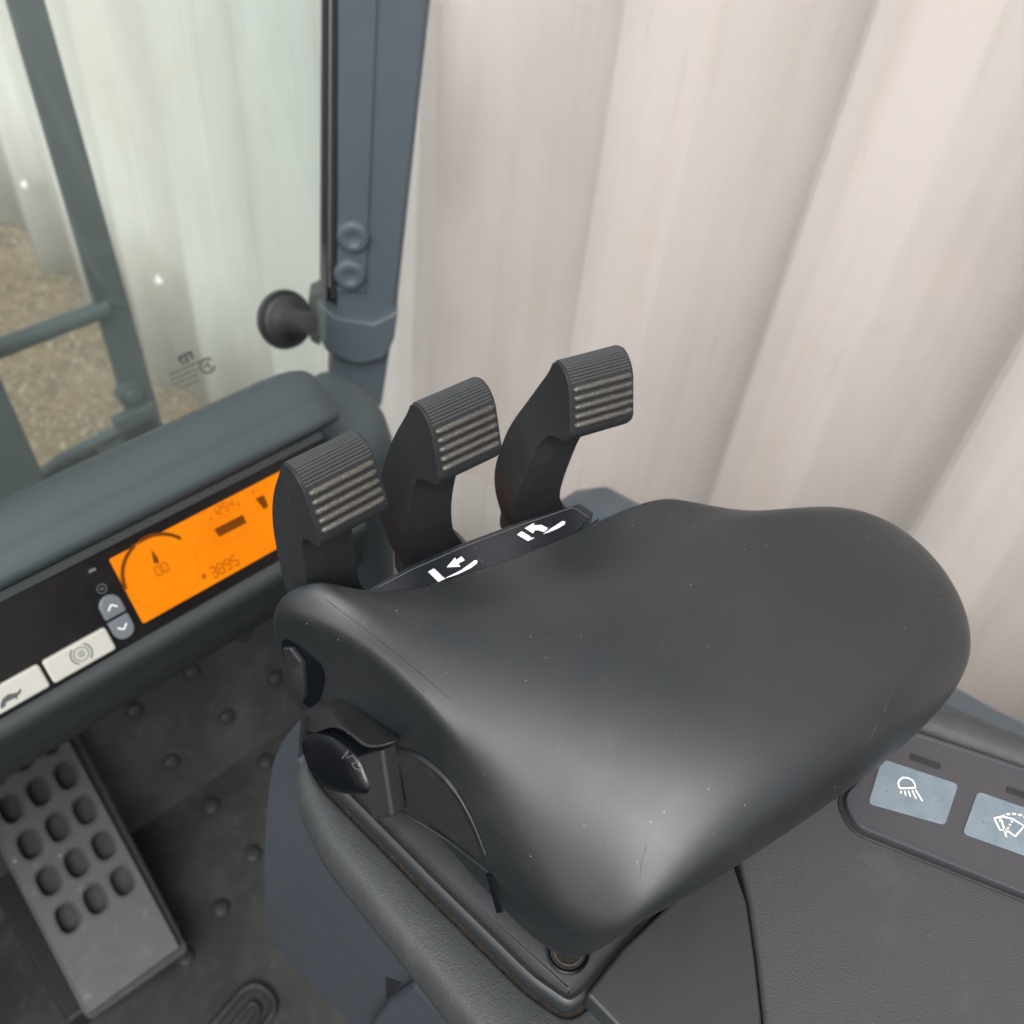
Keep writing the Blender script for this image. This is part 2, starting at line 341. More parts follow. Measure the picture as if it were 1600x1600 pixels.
# unseen cab shell added to block light: scuttle under the windscreen, low side panels
sh = empty('added_cab_shell'); tag(sh, kind='structure')
prism('scuttle', [(-.6, .50, .50), (-.6, .66, .36), (-.6, .70, .20), (-.6, .69, .20), (-.6, .655, .34), (-.6, .50, .47)], (.93, 0, 0), 'cowl_dark', sh)
box('added_side_panel', (.47, -.6, -.05), (.49, .37, .40), 'paint', sh, .004)
box('added_side_panel', (-.58, -.6, -.05), (-.56, .60, .44), 'paint', sh, .004)  # unseen left panel, added to block ground light and darken the cab
stud_mesh = None
def stud(p, n):
    global stud_mesh
    if stud_mesh is None:
        o = lathe('stud', (0, 0, 0), (0, 0, 1), [(0.0095, -0.001), (0.0092, 0.0025), (0.0075, 0.0045), (0.0045, 0.0055), (0.0, 0.0058)], 'mat', fl, seg=16)
        stud_mesh = o.data
    else:
        o = bpy.data.objects.new('stud', stud_mesh); C.objects.link(o); o.parent = fl
    o.location = p; o.rotation_euler = Vector(n).to_track_quat('Z', 'Y').to_euler()
for px, py in [(300, 1050), (380, 990), (430, 1060), (355, 1120), (268, 1190), (210, 1110), (390, 925), (460, 1000)]: stud(onp(px, py, KP, KN), KN)
for px, py in [(330, 1260), (395, 1335), (415, 1190), (290, 1497), (345, 1420)]: stud(atz(px, py, 0), (0, 0, 1))
# embossed oval at the bottom of the picture
ov = [atz(px, py, 0.003) for px, py in ((395, 1528), (300, 1640), (335, 1690), (440, 1570))]
tube('oval_bead', round_poly(ov, 0.03, 8), 0.004, 'mat', fl, 8, closed=True)
ov = [atz(px, py, 0.002) for px, py in ((395, 1563), (350, 1620), (365, 1640), (408, 1580))]
tube('oval_bead', round_poly(ov, 0.012, 6), 0.003, 'mat', fl, 8, closed=True)

# corrugated sheet wall beside the truck
WX, WD = 0.77, 0.050
wall = empty('corrugated_wall', (WX, 1.0, GZ)); tag(wall, 'pale painted corrugated metal wall standing close beside the cab', 'wall')
rib = [y * WX / .80 for y in [-1.56, -1.30, -1.04, -0.78, -0.56, -0.33, -0.11, 0.118, 0.345, 0.602, 0.875, 1.13, 1.36, 1.68, 2.01, 2.33, 2.65, 2.97, 3.29, 3.61, 3.93, 4.25]]
prof = []
for y in rib:          # y = middle of the broad slope that faces the rear
    prof += [(y - 0.036, WX + WD), (y - 0.028, WX + WD - .003), (y + 0.014, WX + .003), (y + 0.021, WX), (y + 0.045, WX), (y + 0.051, WX + .003), (y + 0.070, WX + WD - .003), (y + 0.077, WX + WD)]
rows = [GZ + 0.004, GZ + 0.5, 0.4, 1.2, 2.6]
v = [(x, y, z + (0.012 * math.sin(y * 9) if k == 0 else 0)) for k, z in enumerate(rows) for (y, x) in prof]
n = len(prof); f = [[k * n + j, k * n + j + 1, (k + 1) * n + j + 1, (k + 1) * n + j] for k in range(len(rows) - 1) for j in range(n - 1)]
mesh('wall_sheet', v, f, 'wall', wall, smooth=25, solid=0.0015)
for px, py in [(40, 290), (250, 440)]:
    p = atx(px, py, WX)
    lathe('wall_screw', p, (-1, 0, 0), [(0.017, 0), (0.017, 0.002), (0.011, 0.004), (0.010, 0.010), (0.0, 0.011)], 'screw', wall, seg=12)

# ================================================================ MAST AND LOAD GUARD
mast = empty('load_guard', (0.37, 1.0, 0)); tag(mast, 'dark grey steel load guard upright with a crossbar beyond the windscreen', 'guard')
prism('upright', [(0.349, 1.0, -0.3), (0.392, 1.0, -0.3), (0.392, 1.0, .14), (0.374, 1.0, .70), (.362, 1.0, 1.3), (.330, 1.0, 1.3), (.341, 1.0, .70), (.349, 1.0, .16)], (0, .012, 0), 'mast', mast, 0.003)
p0, p1 = aty(-120, 590, 1.0), aty(168, 480, 1.0)
tube('crossbar', [p0, p0.lerp(p1, .5), p1], 0.011, 'mast', mast, 14)
p = aty(205, 618, 0.99)
lathe('bolt_boss', p + Vector((0, .015, 0)), (0, -1, 0), [(0.016, 0), (0.016, 0.014), (0.009, 0.016), (0.009, 0.024), (0, 0.025)], 'mast', mast, 16)
q = aty(215, 660, 0.99)
box('foot_bracket', (q.x - .03, .985, q.z - .03), (q.x + .028, 1.0, q.z + .022), 'mast', mast, 0.004)
foot = [aty(*p, .985) for p in ((-60, 800), (52, 752), (100, 716), (240, 646), (262, 668), (140, 760), (-60, 860))]
prism('lower_rail', foot, (0, .014, 0), 'mast', mast, 0.004)
for a_, b_ in (((100, 728), (142, 706)), ((158, 694), (205, 668))):
    p, q = aty(*a_, .984), aty(*b_, .984)
    prism('rail_slot', round_poly([p, q, q + Vector((0, 0, -.006)), p + Vector((0, 0, -.006))], .003, 3), (0, .002, 0), 'rubber', mast)
post = empty('mast_post', (0.2, 0.95, 0)); tag(post, 'thick dark mast post rising at the left edge behind the dashboard', 'mast')
a, b = aty(-20, 575, .92), aty(70, 745, .92)
prism('channel', [(a.x - .10, .92, 1.1), (a.x - .02, .92, 1.1), (a.x + .004, .92, a.z + .1), (b.x, .92, b.z), (b.x, .92, b.z - .3), (a.x - .10, .92, b.z - .3)], (0, .04, 0), 'mast', post, 0.004)

# ================================================================ PILLAR
PN = Vector((-0.56, -0.80, 0.0))
def pil(px, py): return onp(px, py, Vector((0.475, 0.675, 0)), Vector((-0.62, -0.78, 0.10)).normalized())
pillar = empty('windscreen_pillar', (0.47, 0.66, 0.2)); tag(pillar, 'blue-grey steel windscreen pillar with collar and two round bolt heads', 'pillar')
back = Vector((0.05, 0.07, 0))
A = [pil(530, -60), pil(680, -60), pil(622, 470), pil(596, 640), pil(512, 640), pil(527, 470)]
prism('post', A, back, 'paint', pillar, 0.006, 3)
rib = [pil(528, -60) , pil(592, -60), pil(572, 455), pil(528, 455)]
fn = Vector((-0.62, -0.78, 0.10)).normalized()
prism('face_strip', [p + fn * .0 for p in rib], fn * .0035, 'paint', pillar, 0.002)
prism('glazing_seal', [pil(503, -60) + fn * .002, pil(516, -60) + fn * .002, pil(514, 470) + fn * .002, pil(500, 470) + fn * .002], back * .5, 'rubber', pillar, 0.003)
prism('glazing_seal', [pil(518, -60), pil(529, -60), pil(526, 470), pil(515, 470)], back * .5, 'rubber', pillar, 0.003)
for px, py in [(552, 367), (547, 426)]:
    lathe('bolt_head', pil(px, py) + fn * .003, fn, [(0.0165, 0), (0.0162, 0.003), (0.0135, 0.006), (0.0085, 0.0062), (0.007, 0.0050), (0, 0.0048)], 'paint', pillar, 26)
col = [pil(497, 462), pil(527, 486), pil(582, 496), pil(622, 476), pil(616, 520), pil(603, 548), pil(575, 556), pil(548, 556), pil(512, 540), pil(500, 520)]
prism('collar', [p + fn * .014 for p in col], -fn * .05, 'paint', pillar, 0.003, 3)
tri = [pil(482, 462), pil(500, 452), pil(508, 475), pil(500, 540), pil(484, 530)]
prism('collar_lug', [p + fn * .004 for p in tri], -fn * .03, 'rubber', pillar, 0.003)

# windscreen between the pillar and the left
ws = empty('windscreen', (0.2, 0.72, 0.45)); tag(ws, 'greenish windscreen pane in front of the dashboard beside the pillar', 'windscreen')
WN = Vector((0, -0.95, 0.30)).normalized(); WP = pil(500, 300) + Vector((0, 0.01, 0))
corners = [onp(515, -200, WP, WN), onp(508, 600, WP, WN)]
zb, zt = 0.30, 1.25
def wsp(x, z):      # point of the windscreen plane at x, z
    return Vector((x, WP.y - ((z - WP.z) * WN.z + (x - WP.x) * WN.x) / WN.y, z))
def wedge(z):
    lo, hi = onp(508, 600, WP, WN), onp(515, -200, WP, WN); t = (z - lo.z) / (hi.z - lo.z); return lo.lerp(hi, t).x
prism('pane', [wsp(-0.6, zb), wsp(wedge(zb), zb), wsp(wedge(zt), zt), wsp(-0.6, zt)], -WN * .005, 'windscreen', ws)
mk = empty('maker_mark', (0, 0, 0)); mk.parent = ws; mk.matrix_parent_inverse = pinv(ws)
def wpx(px, py): return onp(px, py, WP, WN)
v, f = [], []
def q4(px, py, w_, h_, ang=-24):
    u = Vector((math.cos(R_(ang)), math.sin(R_(ang)))); t = Vector((-u.y, u.x)); b_ = len(v)
    for s_, r_ in ((-1, -1), (1, -1), (1, 1), (-1, 1)):
        o = Vector((px, py)) + u * s_ * w_ / 2 + t * r_ * h_ / 2; v.append(wpx(o.x, o.y) + WN * .0006)
    f.append([b_, b_ + 1, b_ + 2, b_ + 3])
q4(289, 554, 22, 4); q4(281, 561, 5, 10); q4(291, 560, 4, 8); q4(299, 556, 4, 10); q4(289, 566, 14, 3)
for row in range(4):
    k = 0.0
    while k < 50 - row * 4:
        wd = random.uniform(2, 5); q4(265 + k * .914 + row * 3, 585 - k * .40 + row * 8, wd, 2.2 if row else 2.8); k += wd + 1.6
bpy.data.objects.remove(mk)
mesh('maker_mark', v, f, 'etch', ws, smooth=0)
rp = [wpx(323 + 11 * math.cos(t), 571 + 11 * math.sin(t)) + WN * .0006 for t in [k * 6.283 / 20 for k in range(18)]]
stroke('approval_mark', rp, 0.0022, WN, .0004, 'etch', ws); stroke('approval_mark', [wpx(318, 575) , wpx(323, 566), wpx(328, 575)], 0.0022, WN, .001, 'etch', ws)

# rubber bump stop by the lower corner of the pane
bs = empty('bump_stop', (0.42, 0.67, 0.46)); tag(bs, 'round black rubber stop at the foot of the pillar', 'rubber stop')
c0 = atd(443, 499, 0.935); c1 = atd(492, 508, 0.885); ax = (c1 - c0).normalized()
lathe('flange', c0, ax, [(0.0, -.002), (0.023, -.002), (0.0270, 0.001), (0.0282, 0.003), (0.0275, 0.006), (0.026, 0.0075), (0.024, 0.0068), (0.023, 0.010), (0.020, 0.012)], 'rubber', bs, 30)
lathe('cone', c0 + ax * .0115, ax, [(0.0200, 0), (0.0195, 0.002), (0.0150, 0.006), (0.0115, 0.013), (0.0105, 0.040), (0.009, 0.044), (0, 0.045)], 'rubber', bs, 30)

# side window: sill beam, seal and pane
sill = empty('side_window_sill', (0.48, 0.1, 0.5)); tag(sill, 'blue-grey door sill with a pale seal along the side window', 'sill')
S = [(-0.35, 0.60), (-0.1, 0.553), (0.0, 0.520), (0.15, 0.488), (0.28, 0.470), (0.345, 0.455), (0.37, 0.430), (0.375, 0.38)]
rings = []
for y, z in S:
    rings.append([Vector((.43, y, z - .02)), Vector((.445, y, z - .004)), Vector((.46, y, z)), Vector((.495, y, z)), Vector((.505, y, z - .006)), Vector((.507, y, z - .03)), Vector((.507, y, z - .16)), Vector((.43, y, z - .16))])
loft('beam', rings, 'paint', sill)
for o in [x for x in C.objects if x.name.startswith('beam')]: o.parent = sill; o.matrix_parent_inverse = pinv(sill)
tube('seal', [(0.463, y, z + .003) for y, z in S[:-4]], 0.0055, 'seal', sill, 10)
sg = empty('side_window', (0.5, 0.3, 0.5)); tag(sg, 'clear side window pane between the cab and the corrugated wall', 'window')
e0 = pil(668, 0) + Vector((.03, .03, 0))
prism('pane', [Vector((.50, -.5, .45)), Vector((.50, .36, .40)), Vector((.56, .68, .2)), Vector((.60, .72, .55)), Vector((.64, .76, 1.2)), Vector((.54, -.5, 1.2))], (0.004, 0, 0), 'sideglass', sg)

# ================================================================ DASHBOARD
DT = R_(54); DN = Vector((0, -math.sin(DT), math.cos(DT))); DV = Vector((0, -math.cos(DT), -math.sin(DT)))
DP = aty(170, 874, .40)
def dsh(px, py, lift=0): return onp(px, py, DP + DN * lift, DN)
def dloc(x, v_, lift=0): return Vector((x, DP.y, DP.z)) + DV * v_ + DN * lift
dash = empty('dashboard', (0.1, 0.45, 0.5)); tag(dash, 'teal-grey dashboard with an amber display and white push keys', 'dashboard')
XL, XR = -0.5, 0.262
lipv, botv = -0.016, 0.0525
lip = dloc(0, lipv, 0.007)                                       # front edge of the cowl
def yz(p): return (p.y, p.z)
# cowl cross-section, from the windscreen edge down to the recess round the fascia
cy, cz = lip.y, lip.z
cowl_sec = [(cy + .066, cz - .12), (cy + .062, cz - .03), (cy + .057, cz - .004), (cy + .051, cz + .008), (cy + .044, cz + .0150), (cy + .036, cz + .0195), (cy + .030, cz + .0190), (cy + .022, cz + .0155), (cy + .0130, cz + .0102), (cy + .0124, cz + .0092), (cy + .0116, cz + .0090), (cy + .0110, cz + .0096),
            (cy + .006, cz + .0062), (cy + .002, cz + .003), (cy, cz), (cy + .001, cz - .004), yz(dloc(0, lipv + .004, .001)), yz(dloc(0, lipv + .004, -.03)), (cy + .04, cz - .12)]
def ext_sec(name, sec, xa, xb, mat, parent, smooth=28):
    return loft(name, [[Vector((x, y, z)) for y, z in sec] for x in (xa, xb)], mat, parent, smooth=smooth)
cen_ = Vector((0, cy + .03, cz - .03))
def csec(x, k): return [Vector((x, cen_.y + (y - cen_.y) * k, cen_.z + (z - cen_.z) * k)) for y, z in cowl_sec]
loft('cowl', [csec(XL, 1), csec(XR - .020, 1), csec(XR - .006, .985), csec(XR + .004, .95), csec(XR + .011, .90), csec(XR + .016, .80)], 'cowl', dash, smooth=50)
ext_sec('fascia_rebate', [yz(dloc(0, lipv + .0045, 0.0005)), yz(dloc(0, -.0065, 0.0005)), yz(dloc(0, -.0065, -.02)), yz(dloc(0, lipv + .0045, -.02))], XL, XR - .002, 'cowl_dark', dash)
ext_sec('fascia', [yz(dloc(0, -.006, -.0012)), yz(dloc(0, botv - .002, -.0012)), yz(dloc(0, botv - .002, -.02)), yz(dloc(0, -.006, -.02))], XL, XR - .004, 'fascia', dash)
b0 = dloc(0, botv, 0.0)
by, bz = b0.y, b0.z
lip_sec = [yz(dloc(0, botv - .0015, -.02)), yz(dloc(0, botv - .0015, .001)), yz(dloc(0, botv + .001, .0035)), yz(dloc(0, botv + .005, .0045)), yz(dloc(0, botv + .009, .003)), (by - .006, bz - .013),
           (by - .004, bz - .026), (by - .001, bz - .044), (by + .007, bz - .060), (by + .03, bz - .068), (by + .07, bz - .07), (by + .10, bz - .07), (by + .05, bz + .02)]
ext_sec('lower_lip', lip_sec, XL, XR, 'cowl_dark', dash, 40)
# amber display
dx0, dx1 = DP.x, DP.x + .128
disp = prism('display', round_poly([dloc(dx0, 0), dloc(dx1, 0), dloc(dx1, .0435), dloc(dx0, .0435)], .0012, 3), DN * .0004, 'lcd', dash)
def dl(px, py): return dsh(px, py, .0004)
def seg(name, pts, wd, mat='lcd_dark'): return stroke(name, [dl(*p) for p in pts], wd, DN, .0003, mat, disp, .0001)
def circ_pts(c, r, a0, a1, n=24): return [c + Vector((1, 0, 0)) * r * math.cos(R_(a0 + (a1 - a0) * k / n)) - DV * r * math.sin(R_(a0 + (a1 - a0) * k / n)) for k in range(n + 1)]
gc = dl(252, 893); gr = (dl(293, 855) - gc).length * 1.07
stroke('gauge_ring', circ_pts(gc, gr * 1.0, 0, 360, 48), .0004, DN, .0002, 'lcd_light', disp, .0001)
stroke('gauge_arc', circ_pts(gc, gr, 33, 96, 20), .0022, DN, .0004, 'lcd_dark', disp, .0001)
stroke('gauge_arc', circ_pts(gc, gr, 107, 178, 20), .0022, DN, .0004, 'lcd_dark', disp, .0001)
flat('needle', [dl(236, 858), dl(246, 871), dl(249, 880), dl(240, 880)], DN, .0003, 'lcd_dark', disp, .0001)
def digits(name, text, x, v_, h_, mat):
    S7 = {'0': 'abcdef', '1': 'bc', '2': 'abged', '3': 'abgcd', '4': 'fgbc', '5': 'afgcd', '8': 'abcdefg', '9': 'abcdfg'}
    wd = h_ * .52; vv, ff = [], []
    def bar(xa, va, xb, vb, t=h_ * .15):
        p, q = dloc(xa, va, .0008), dloc(xb, vb, .0008); d = (q - p).normalized(); s = DN.cross(d) * t / 2; k = len(vv)
        vv.extend([p + s, q + s, q - s, p - s]); ff.append([k, k + 1, k + 2, k + 3])
    for ch in text:
        if ch in S7:
            g = h_ * .06
            for s in S7[ch]:
                {'a': lambda: bar(x + g, v_, x + wd - g, v_), 'g': lambda: bar(x + g, v_ + h_ / 2, x + wd - g, v_ + h_ / 2), 'd': lambda: bar(x + g, v_ + h_, x + wd - g, v_ + h_),
                 'f': lambda: bar(x, v_ + g, x, v_ + h_ / 2 - g), 'b': lambda: bar(x + wd, v_ + g, x + wd, v_ + h_ / 2 - g), 'e': lambda: bar(x, v_ + h_ / 2 + g, x, v_ + h_ - g), 'c': lambda: bar(x + wd, v_ + h_ / 2 + g, x + wd, v_ + h_ - g)}[s]()
        x += wd * 1.45
    mesh(name, vv, ff, mat, disp, smooth=0)
def pv(px, py): p = dl(px, py); return p.x, (p - Vector((p.x, DP.y, DP.z))).dot(DV)
x, v_ = pv(240, 887); digits('speed_digits', '00', x, v_, .0058, 'lcd_mid')
x, v_ = pv(326, 889); digits('hour_digits', '3895', x, v_, .0066, 'lcd_mid')
x, v_ = pv(328, 797); digits('clock_digits', '1254', x, v_, .0052, 'lcd_mid')
flat('hour_icon', [dl(314, 899), dl(320, 895), dl(323, 902), dl(317, 906)], DN, .0003, 'lcd_mid', disp, .0001)
flat('battery_bar', [dl(334, 827), dl(379, 804), dl(385, 817), dl(342, 839)], DN, .0003, 'lcd_dark', disp, .0001)
for s_ in ([(326, 820), (384, 788), (396, 826), (342, 853), (326, 820)],): seg('battery_frame', s_, .0005, 'lcd_light')
flat('lamp_icon', [dl(399, 779), dl(412, 773), dl(419, 791), dl(412, 796)], DN, .0003, 'lcd_dark', disp, .0001)
seg('scale_line', [(305, 852), (325, 842)], .0005, 'lcd_light'); seg('scale_line', [(395, 770), (420, 757)], .0005, 'lcd_light')
for c_ in ((328, 812), (371, 789), (394, 770)): flat('marker', [dl(c_[0] - 2, c_[1] - 2), dl(c_[0] + 3, c_[1] - 3), dl(c_[0] + 2, c_[1] + 2)], DN, .0003, 'lcd_mid', disp, .0001)
# push keys
def key(name, x0, x1, v0, v1, h_, mat, r=.003, bev=.0015):
    return prism(name, round_poly([dloc(x0, v0, -.002), dloc(x1, v0, -.002), dloc(x1, v1, -.002), dloc(x0, v1, -.002)], r, 5), DN * (h_ + .002), mat, dash, bev, 3)
xa, va = pv(168, 985); xb, vb = pv(74, 1056)
k1 = key('push_key', 0.0510, 0.0885, .0335, .0485, .0025, 'ivory', .0022)
k2 = key('push_key', 0.0115, 0.0490, .0335, .0485, .0025, 'ivory', .0022)
c = dloc(.0705, .0405, .0025)
for r_ in (.0040, .0016): stroke('brake_ring', circ_pts(c, r_, 0, 360, 24), .0006, DN, .0001, 'fineline', k1, .0001)
for a_ in (-55, 125): stroke('brake_arc', circ_pts(c, .0058, a_, a_ + 110, 12), .0009, DN, .0001, 'fineline', k1, .0001)
flat('brake_dot', circ_pts(c, .0006, 0, 330, 8), DN, .0001, 'fineline', k1, .0001)
c = dloc(.0285, .0430, .0025)
tor = [(-.0065, .0025), (-.0055, .0), (-.003, -.0022), (.0002, -.0028), (.003, -.0016), (.0048, -.0012), (.0064, -.0022), (.0070, -.0016), (.0055, .0002), (.0036, .0006), (.0034, .0018), (.0022, .0018), (.0020, .0008), (-.0030, .0008), (-.0036, .0022), (-.0056, .0026)]
flat('tortoise', [c + Vector((a_, 0, 0)) + DV * b_ for a_, b_ in tor], DN, .0001, 'etch', k2, .0001)
def arrow_key(v0, v1):
    sg_ = 1 if v1 > v0 else -1; xc = .0970; r_ = .0064
    pts = [dloc(xc - r_, v0, -.002), dloc(xc + r_, v0, -.002)] + [dloc(xc + r_ * math.cos(t), v1 - sg_ * r_ + sg_ * r_ * math.sin(t), -.002) for t in [math.pi * k / 10 for k in range(11)]]
    return prism('arrow_key', pts, DN * .0030, 'greykey', dash, .0010, 3)
g1 = arrow_key(.0315, .0180); g2 = arrow_key(.0330, .0465)
g1_v = .0242; stroke('chevron', [dloc(.0942, .0265, .0011), dloc(.0970, .0240, .0011), dloc(.0998, .0265, .0011)], .0007, DN, .0001, 'white', g1, .0001)
stroke('chevron', [dloc(.0942, .0380, .0011), dloc(.0970, .0405, .0011), dloc(.0998, .0380, .0011)], .0007, DN, .0001, 'white', g2, .0001)
p = dsh(159, 920, -.0008); stroke('indicator_icon', circ_pts(p, .0026, 0, 360, 20), .0004, DN, .0001, 'greykey', dash, .0001)
stroke('indicator_icon', [p + Vector((-.001, 0, 0)), p + Vector((.001, 0, 0))], .0008, DN, .0001, 'greykey', dash, .0001)
p = dsh(144, 891, -.0008); flat('indicator_icon', [p + Vector((-.002, 0, 0)) + DV * -.0008, p + Vector((.002, 0, 0)) + DV * -.0008, p + Vector((.002, 0, 0)) + DV * .0008, p + Vector((-.002, 0, 0)) + DV * .0008], DN, .0001, 'greykey', dash, .0001)
# corner housing under the pillar
ch = empty('corner_housing', (0.32, 0.5, 0.3)); tag(ch, 'rounded grey plastic corner housing joining dashboard and pillar', 'trim')
cz2 = .574
plan = [(.264, .412), (.300, .400), (.330, .415), (.342, .440), (.342, .480), (.330, .505), (.264, .500)]
rings = []
for ins, z in ((0, .20), (0, cz2 - .05), (.001, cz2 - .028), (.005, cz2 - .012), (.011, cz2 - .004), (.018, cz2)):
    rings.append([Vector((p.x, p.y, z)) for p in inset(resample(round_poly([(a_, b_, 0) for a_, b_ in plan], .03, 5), 48), ins)])
loft('housing', rings, 'cowl', ch, smooth=45)

# ================================================================ PEDAL
ped = empty('accelerator_pedal', (0.01, 0.40, 0.02)); tag(ped, 'grey accelerator pedal with rows of oblong holes', 'pedal')
PA = R_(25); PP = Vector((0, .40, .05)); PNn = Vector((0, -math.sin(PA), math.cos(PA))); PV = Vector((0.07, math.cos(PA), math.sin(PA))).normalized(); PU = Vector((1, -.02, 0)).normalized()
def pd(u, v_, h_=0): return PP + PU * (u * .001) + PV * (v_ * .001) + PNn * h_
v, f = [], []
def addv(p): v.append(p); return len(v) - 1
us = [-34, -27.5, -26.5, 0.2, 0.2, 27.2, 27.2, 54, 58]
NH = 24
def cell(u0, u1, v0, v1, hw, hh):
    cu, cv = (u0 + u1) / 2, (v0 + v1) / 2; outer, inner, lowr = [], [], []
    for k in range(NH):
        t = 2 * math.pi * k / NH; c_, s_ = math.cos(t), math.sin(t)
        e = lambda a: math.copysign(abs(a) ** .78, a)
        inner.append(addv(pd(cu + hw * e(c_), cv + hh * e(s_)))); lowr.append(addv(pd(cu + hw * .93 * e(c_), cv + hh * .95 * e(s_), -.008)))
        m_ = max(abs(c_) / 1, abs(s_) / 1); outer.append(addv(pd(cu + (u1 - u0) / 2 * c_ / m_, cv + (v1 - v0) / 2 * s_ / m_)))
    for k in range(NH):
        j = (k + 1) % NH; f.append([outer[k], outer[j], inner[j], inner[k]]); f.append([inner[k], inner[j], lowr[j], lowr[k]])
def quad(u0, u1, v0, v1): f.append([addv(pd(u0, v0)), addv(pd(u1, v0)), addv(pd(u1, v1)), addv(pd(u0, v1))])
cols = [(-26.5, 0.5), (0.5, 27.5), (27.5, 54.5)]; rws = [(71, 109.5), (109.5, 148), (148, 186.5), (186.5, 225), (225, 263.5)]
holes = []
for a_, b_ in rws:
    for c_, d_ in cols: cell(c_, d_, a_, b_, 9.0, 13.2); holes.append(((c_ + d_) / 2, (a_ + b_) / 2))
quad(-34, -26.5, 71, 263.5); quad(54.5, 58, 71, 263.5); quad(-34, 58, 8, 71); quad(-34, 58, 263.5, 285)
f.append([addv(pd(-34, 8)), addv(pd(58, 8)), addv(pd(58, 7, -.012)), addv(pd(-34, 7, -.012))])
f.append([addv(pd(-34, 8)), addv(pd(-34, 285)), addv(pd(-35, 285, -.012)), addv(pd(-35, 7, -.012))])
f.append([addv(pd(58, 8)), addv(pd(58, 285)), addv(pd(59, 285, -.012)), addv(pd(59, 7, -.012))])
mesh('tread_plate', v, f, 'pedal', ped, smooth=40)
tube('edge_bead', [pd(-34, 8, -.001), pd(-34, 140, -.001), pd(-34, 285, -.001)], .0016, 'pedal', ped, 8)
rimmesh = None
for (cu, cv) in holes:
    e = lambda a: math.copysign(abs(a) ** .78, a)
    tube('hole_rim', [pd(cu + 9.9 * e(math.cos(t)), cv + 14.1 * e(math.sin(t)), .0002) for t in [2 * math.pi * k / 20 for k in range(20)]], .0013, 'pedal', ped, 6, closed=True)
prism('pedal_gasket', round_poly([pd(-36, 0, -.013), pd(66, -2, -.013), pd(70, 285, -.013), pd(-36, 285, -.013)], .008), -PNn * .012, 'rubber', ped, .002)
tag(box('pedal_block', (-.05, .42, 0.0), (.058, .60, .035), 'rubber', ped, .004))

# ================================================================ CONSOLE
con = empty('armrest_console', (0.18, 0.05, 0.60)); tag(con, 'grained dark grey armrest console carrying a membrane switch strip', 'console')
def P2(l_, z): return [Vector((x * .001, y * .001, z)) for x, y in l_]
outer = resample(round_poly(P2([(80, -200), (80.5, 60), (81, 148), (90, 182), (150, 192), (240, 160), (300, 60), (372, -200)], 0), [0, .02, .012, .014, .03, .03, .03, 0], 8), 220)
ped_out = round_poly(P2([(95, 166), (99, 106), (103, 57), (107, 42), (113.5, 40.5), (150, 42), (210, 60), (225, 120), (180, 160), (115, 184), (99, 180)], 0), [.008, .0, .005, .005, .006, .005, .02, .02, .02, .012, .010], 5)
hole = inset(resample(ped_out, 220), -.0028)
def near_roll(ref, ring):       # start both loops at matching corners so the bridge does not twist
    k = min(range(len(ring)), key=lambda i: (ring[i] - ref).length); return ring[k:] + ring[:k]
A0 = sum(outer[i].x * outer[(i + 1) % 220].y - outer[(i + 1) % 220].x * outer[i].y for i in range(220))
A1 = sum(hole[i].x * hole[(i + 1) % 220].y - hole[(i + 1) % 220].x * hole[i].y for i in range(220))
if A0 * A1 < 0: hole = hole[::-1]
hc = Vector((.150, .105, 0))
def polar(ring, n=220):         # resample a star-shaped loop by angle round the hole centre
    out = []
    N = len(ring)
    for k in range(n):
        a = 2 * math.pi * k / n; d = Vector((math.cos(a), math.sin(a), 0)); best = None
        for i in range(N):
            p, q = ring[i] - hc, ring[(i + 1) % N] - hc; e_ = q - p; den = d.x * e_.y - d.y * e_.x
            if abs(den) < 1e-12: continue
            t = (p.x * e_.y - p.y * e_.x) / den; s = (p.x * d.y - p.y * d.x) / den
            if t > 0 and -1e-6 <= s <= 1 + 1e-6 and (best is None or t > best): best = t
        out.append(hc + d * (best or .01))
    return out
outp = polar(outer, 360); holp = polar(hole, 360)
ZS = .690
def lift(r, z): return [Vector((p.x, p.y, z)) for p in r]
rings = [lift(inset(outp, .006), ZS - .0265), lift(inset(outp, .002), ZS - .026), lift(inset(outp, -.0015), ZS - .022), lift(inset(outp, -.002), ZS - .014), lift(inset(outp, -.001), ZS - .006), lift(inset(outp, .0005), ZS - .0025), lift(inset(outp, .0022), ZS - .0008), lift(inset(outp, .004), ZS),
         lift(inset(holp, -.0012), ZS), lift(holp, ZS - .0008), lift(inset(holp, .0003), ZS - .012)]
loft('shell', rings, 'shell', con, caps=False, smooth=50)
prism('groove_floor', lift(inset(holp, -.001), ZS - .0035), (0, 0, -.004), 'grit', con)
pp = polar(ped_out, 360)
rings = [lift(pp, ZS - .006), lift(pp, ZS + .0035), lift(inset(pp, .0006), ZS + .0050), lift(inset(pp, .0018), ZS + .0055), lift(inset(pp, .0032), ZS + .0045), lift(inset(pp, .0042), ZS + .0042), lift(inset(pp, .0060), ZS + .0048)]
loft('pedestal', rings, 'pedestal', con, smooth=50)
# cover panel and main top panel right of the pedestal
zc = .7005
cov = [atz(*p, zc) for p in [(1080, 1380), (972, 1482), (916, 1553), (1000, 1640), (1200, 1700), (1191, 1590), (1181, 1500), (1168, 1410), (1140, 1330)]]
prism('cover_panel', cov, (0, 0, -.012), 'pedestal', con, .0015, 3)
top = [atz(*p, zc + .001) for p in [(1204, 1720), (1194, 1590), (1184, 1500), (1171, 1410), (1150, 1320), (1240, 1230), (1400, 1100), (1450, 1085), (1640, 1165), (1800, 1240), (1800, 1750)]]
prism('top_panel', top, (0, 0, -.016), 'shell', con, .0022, 3)
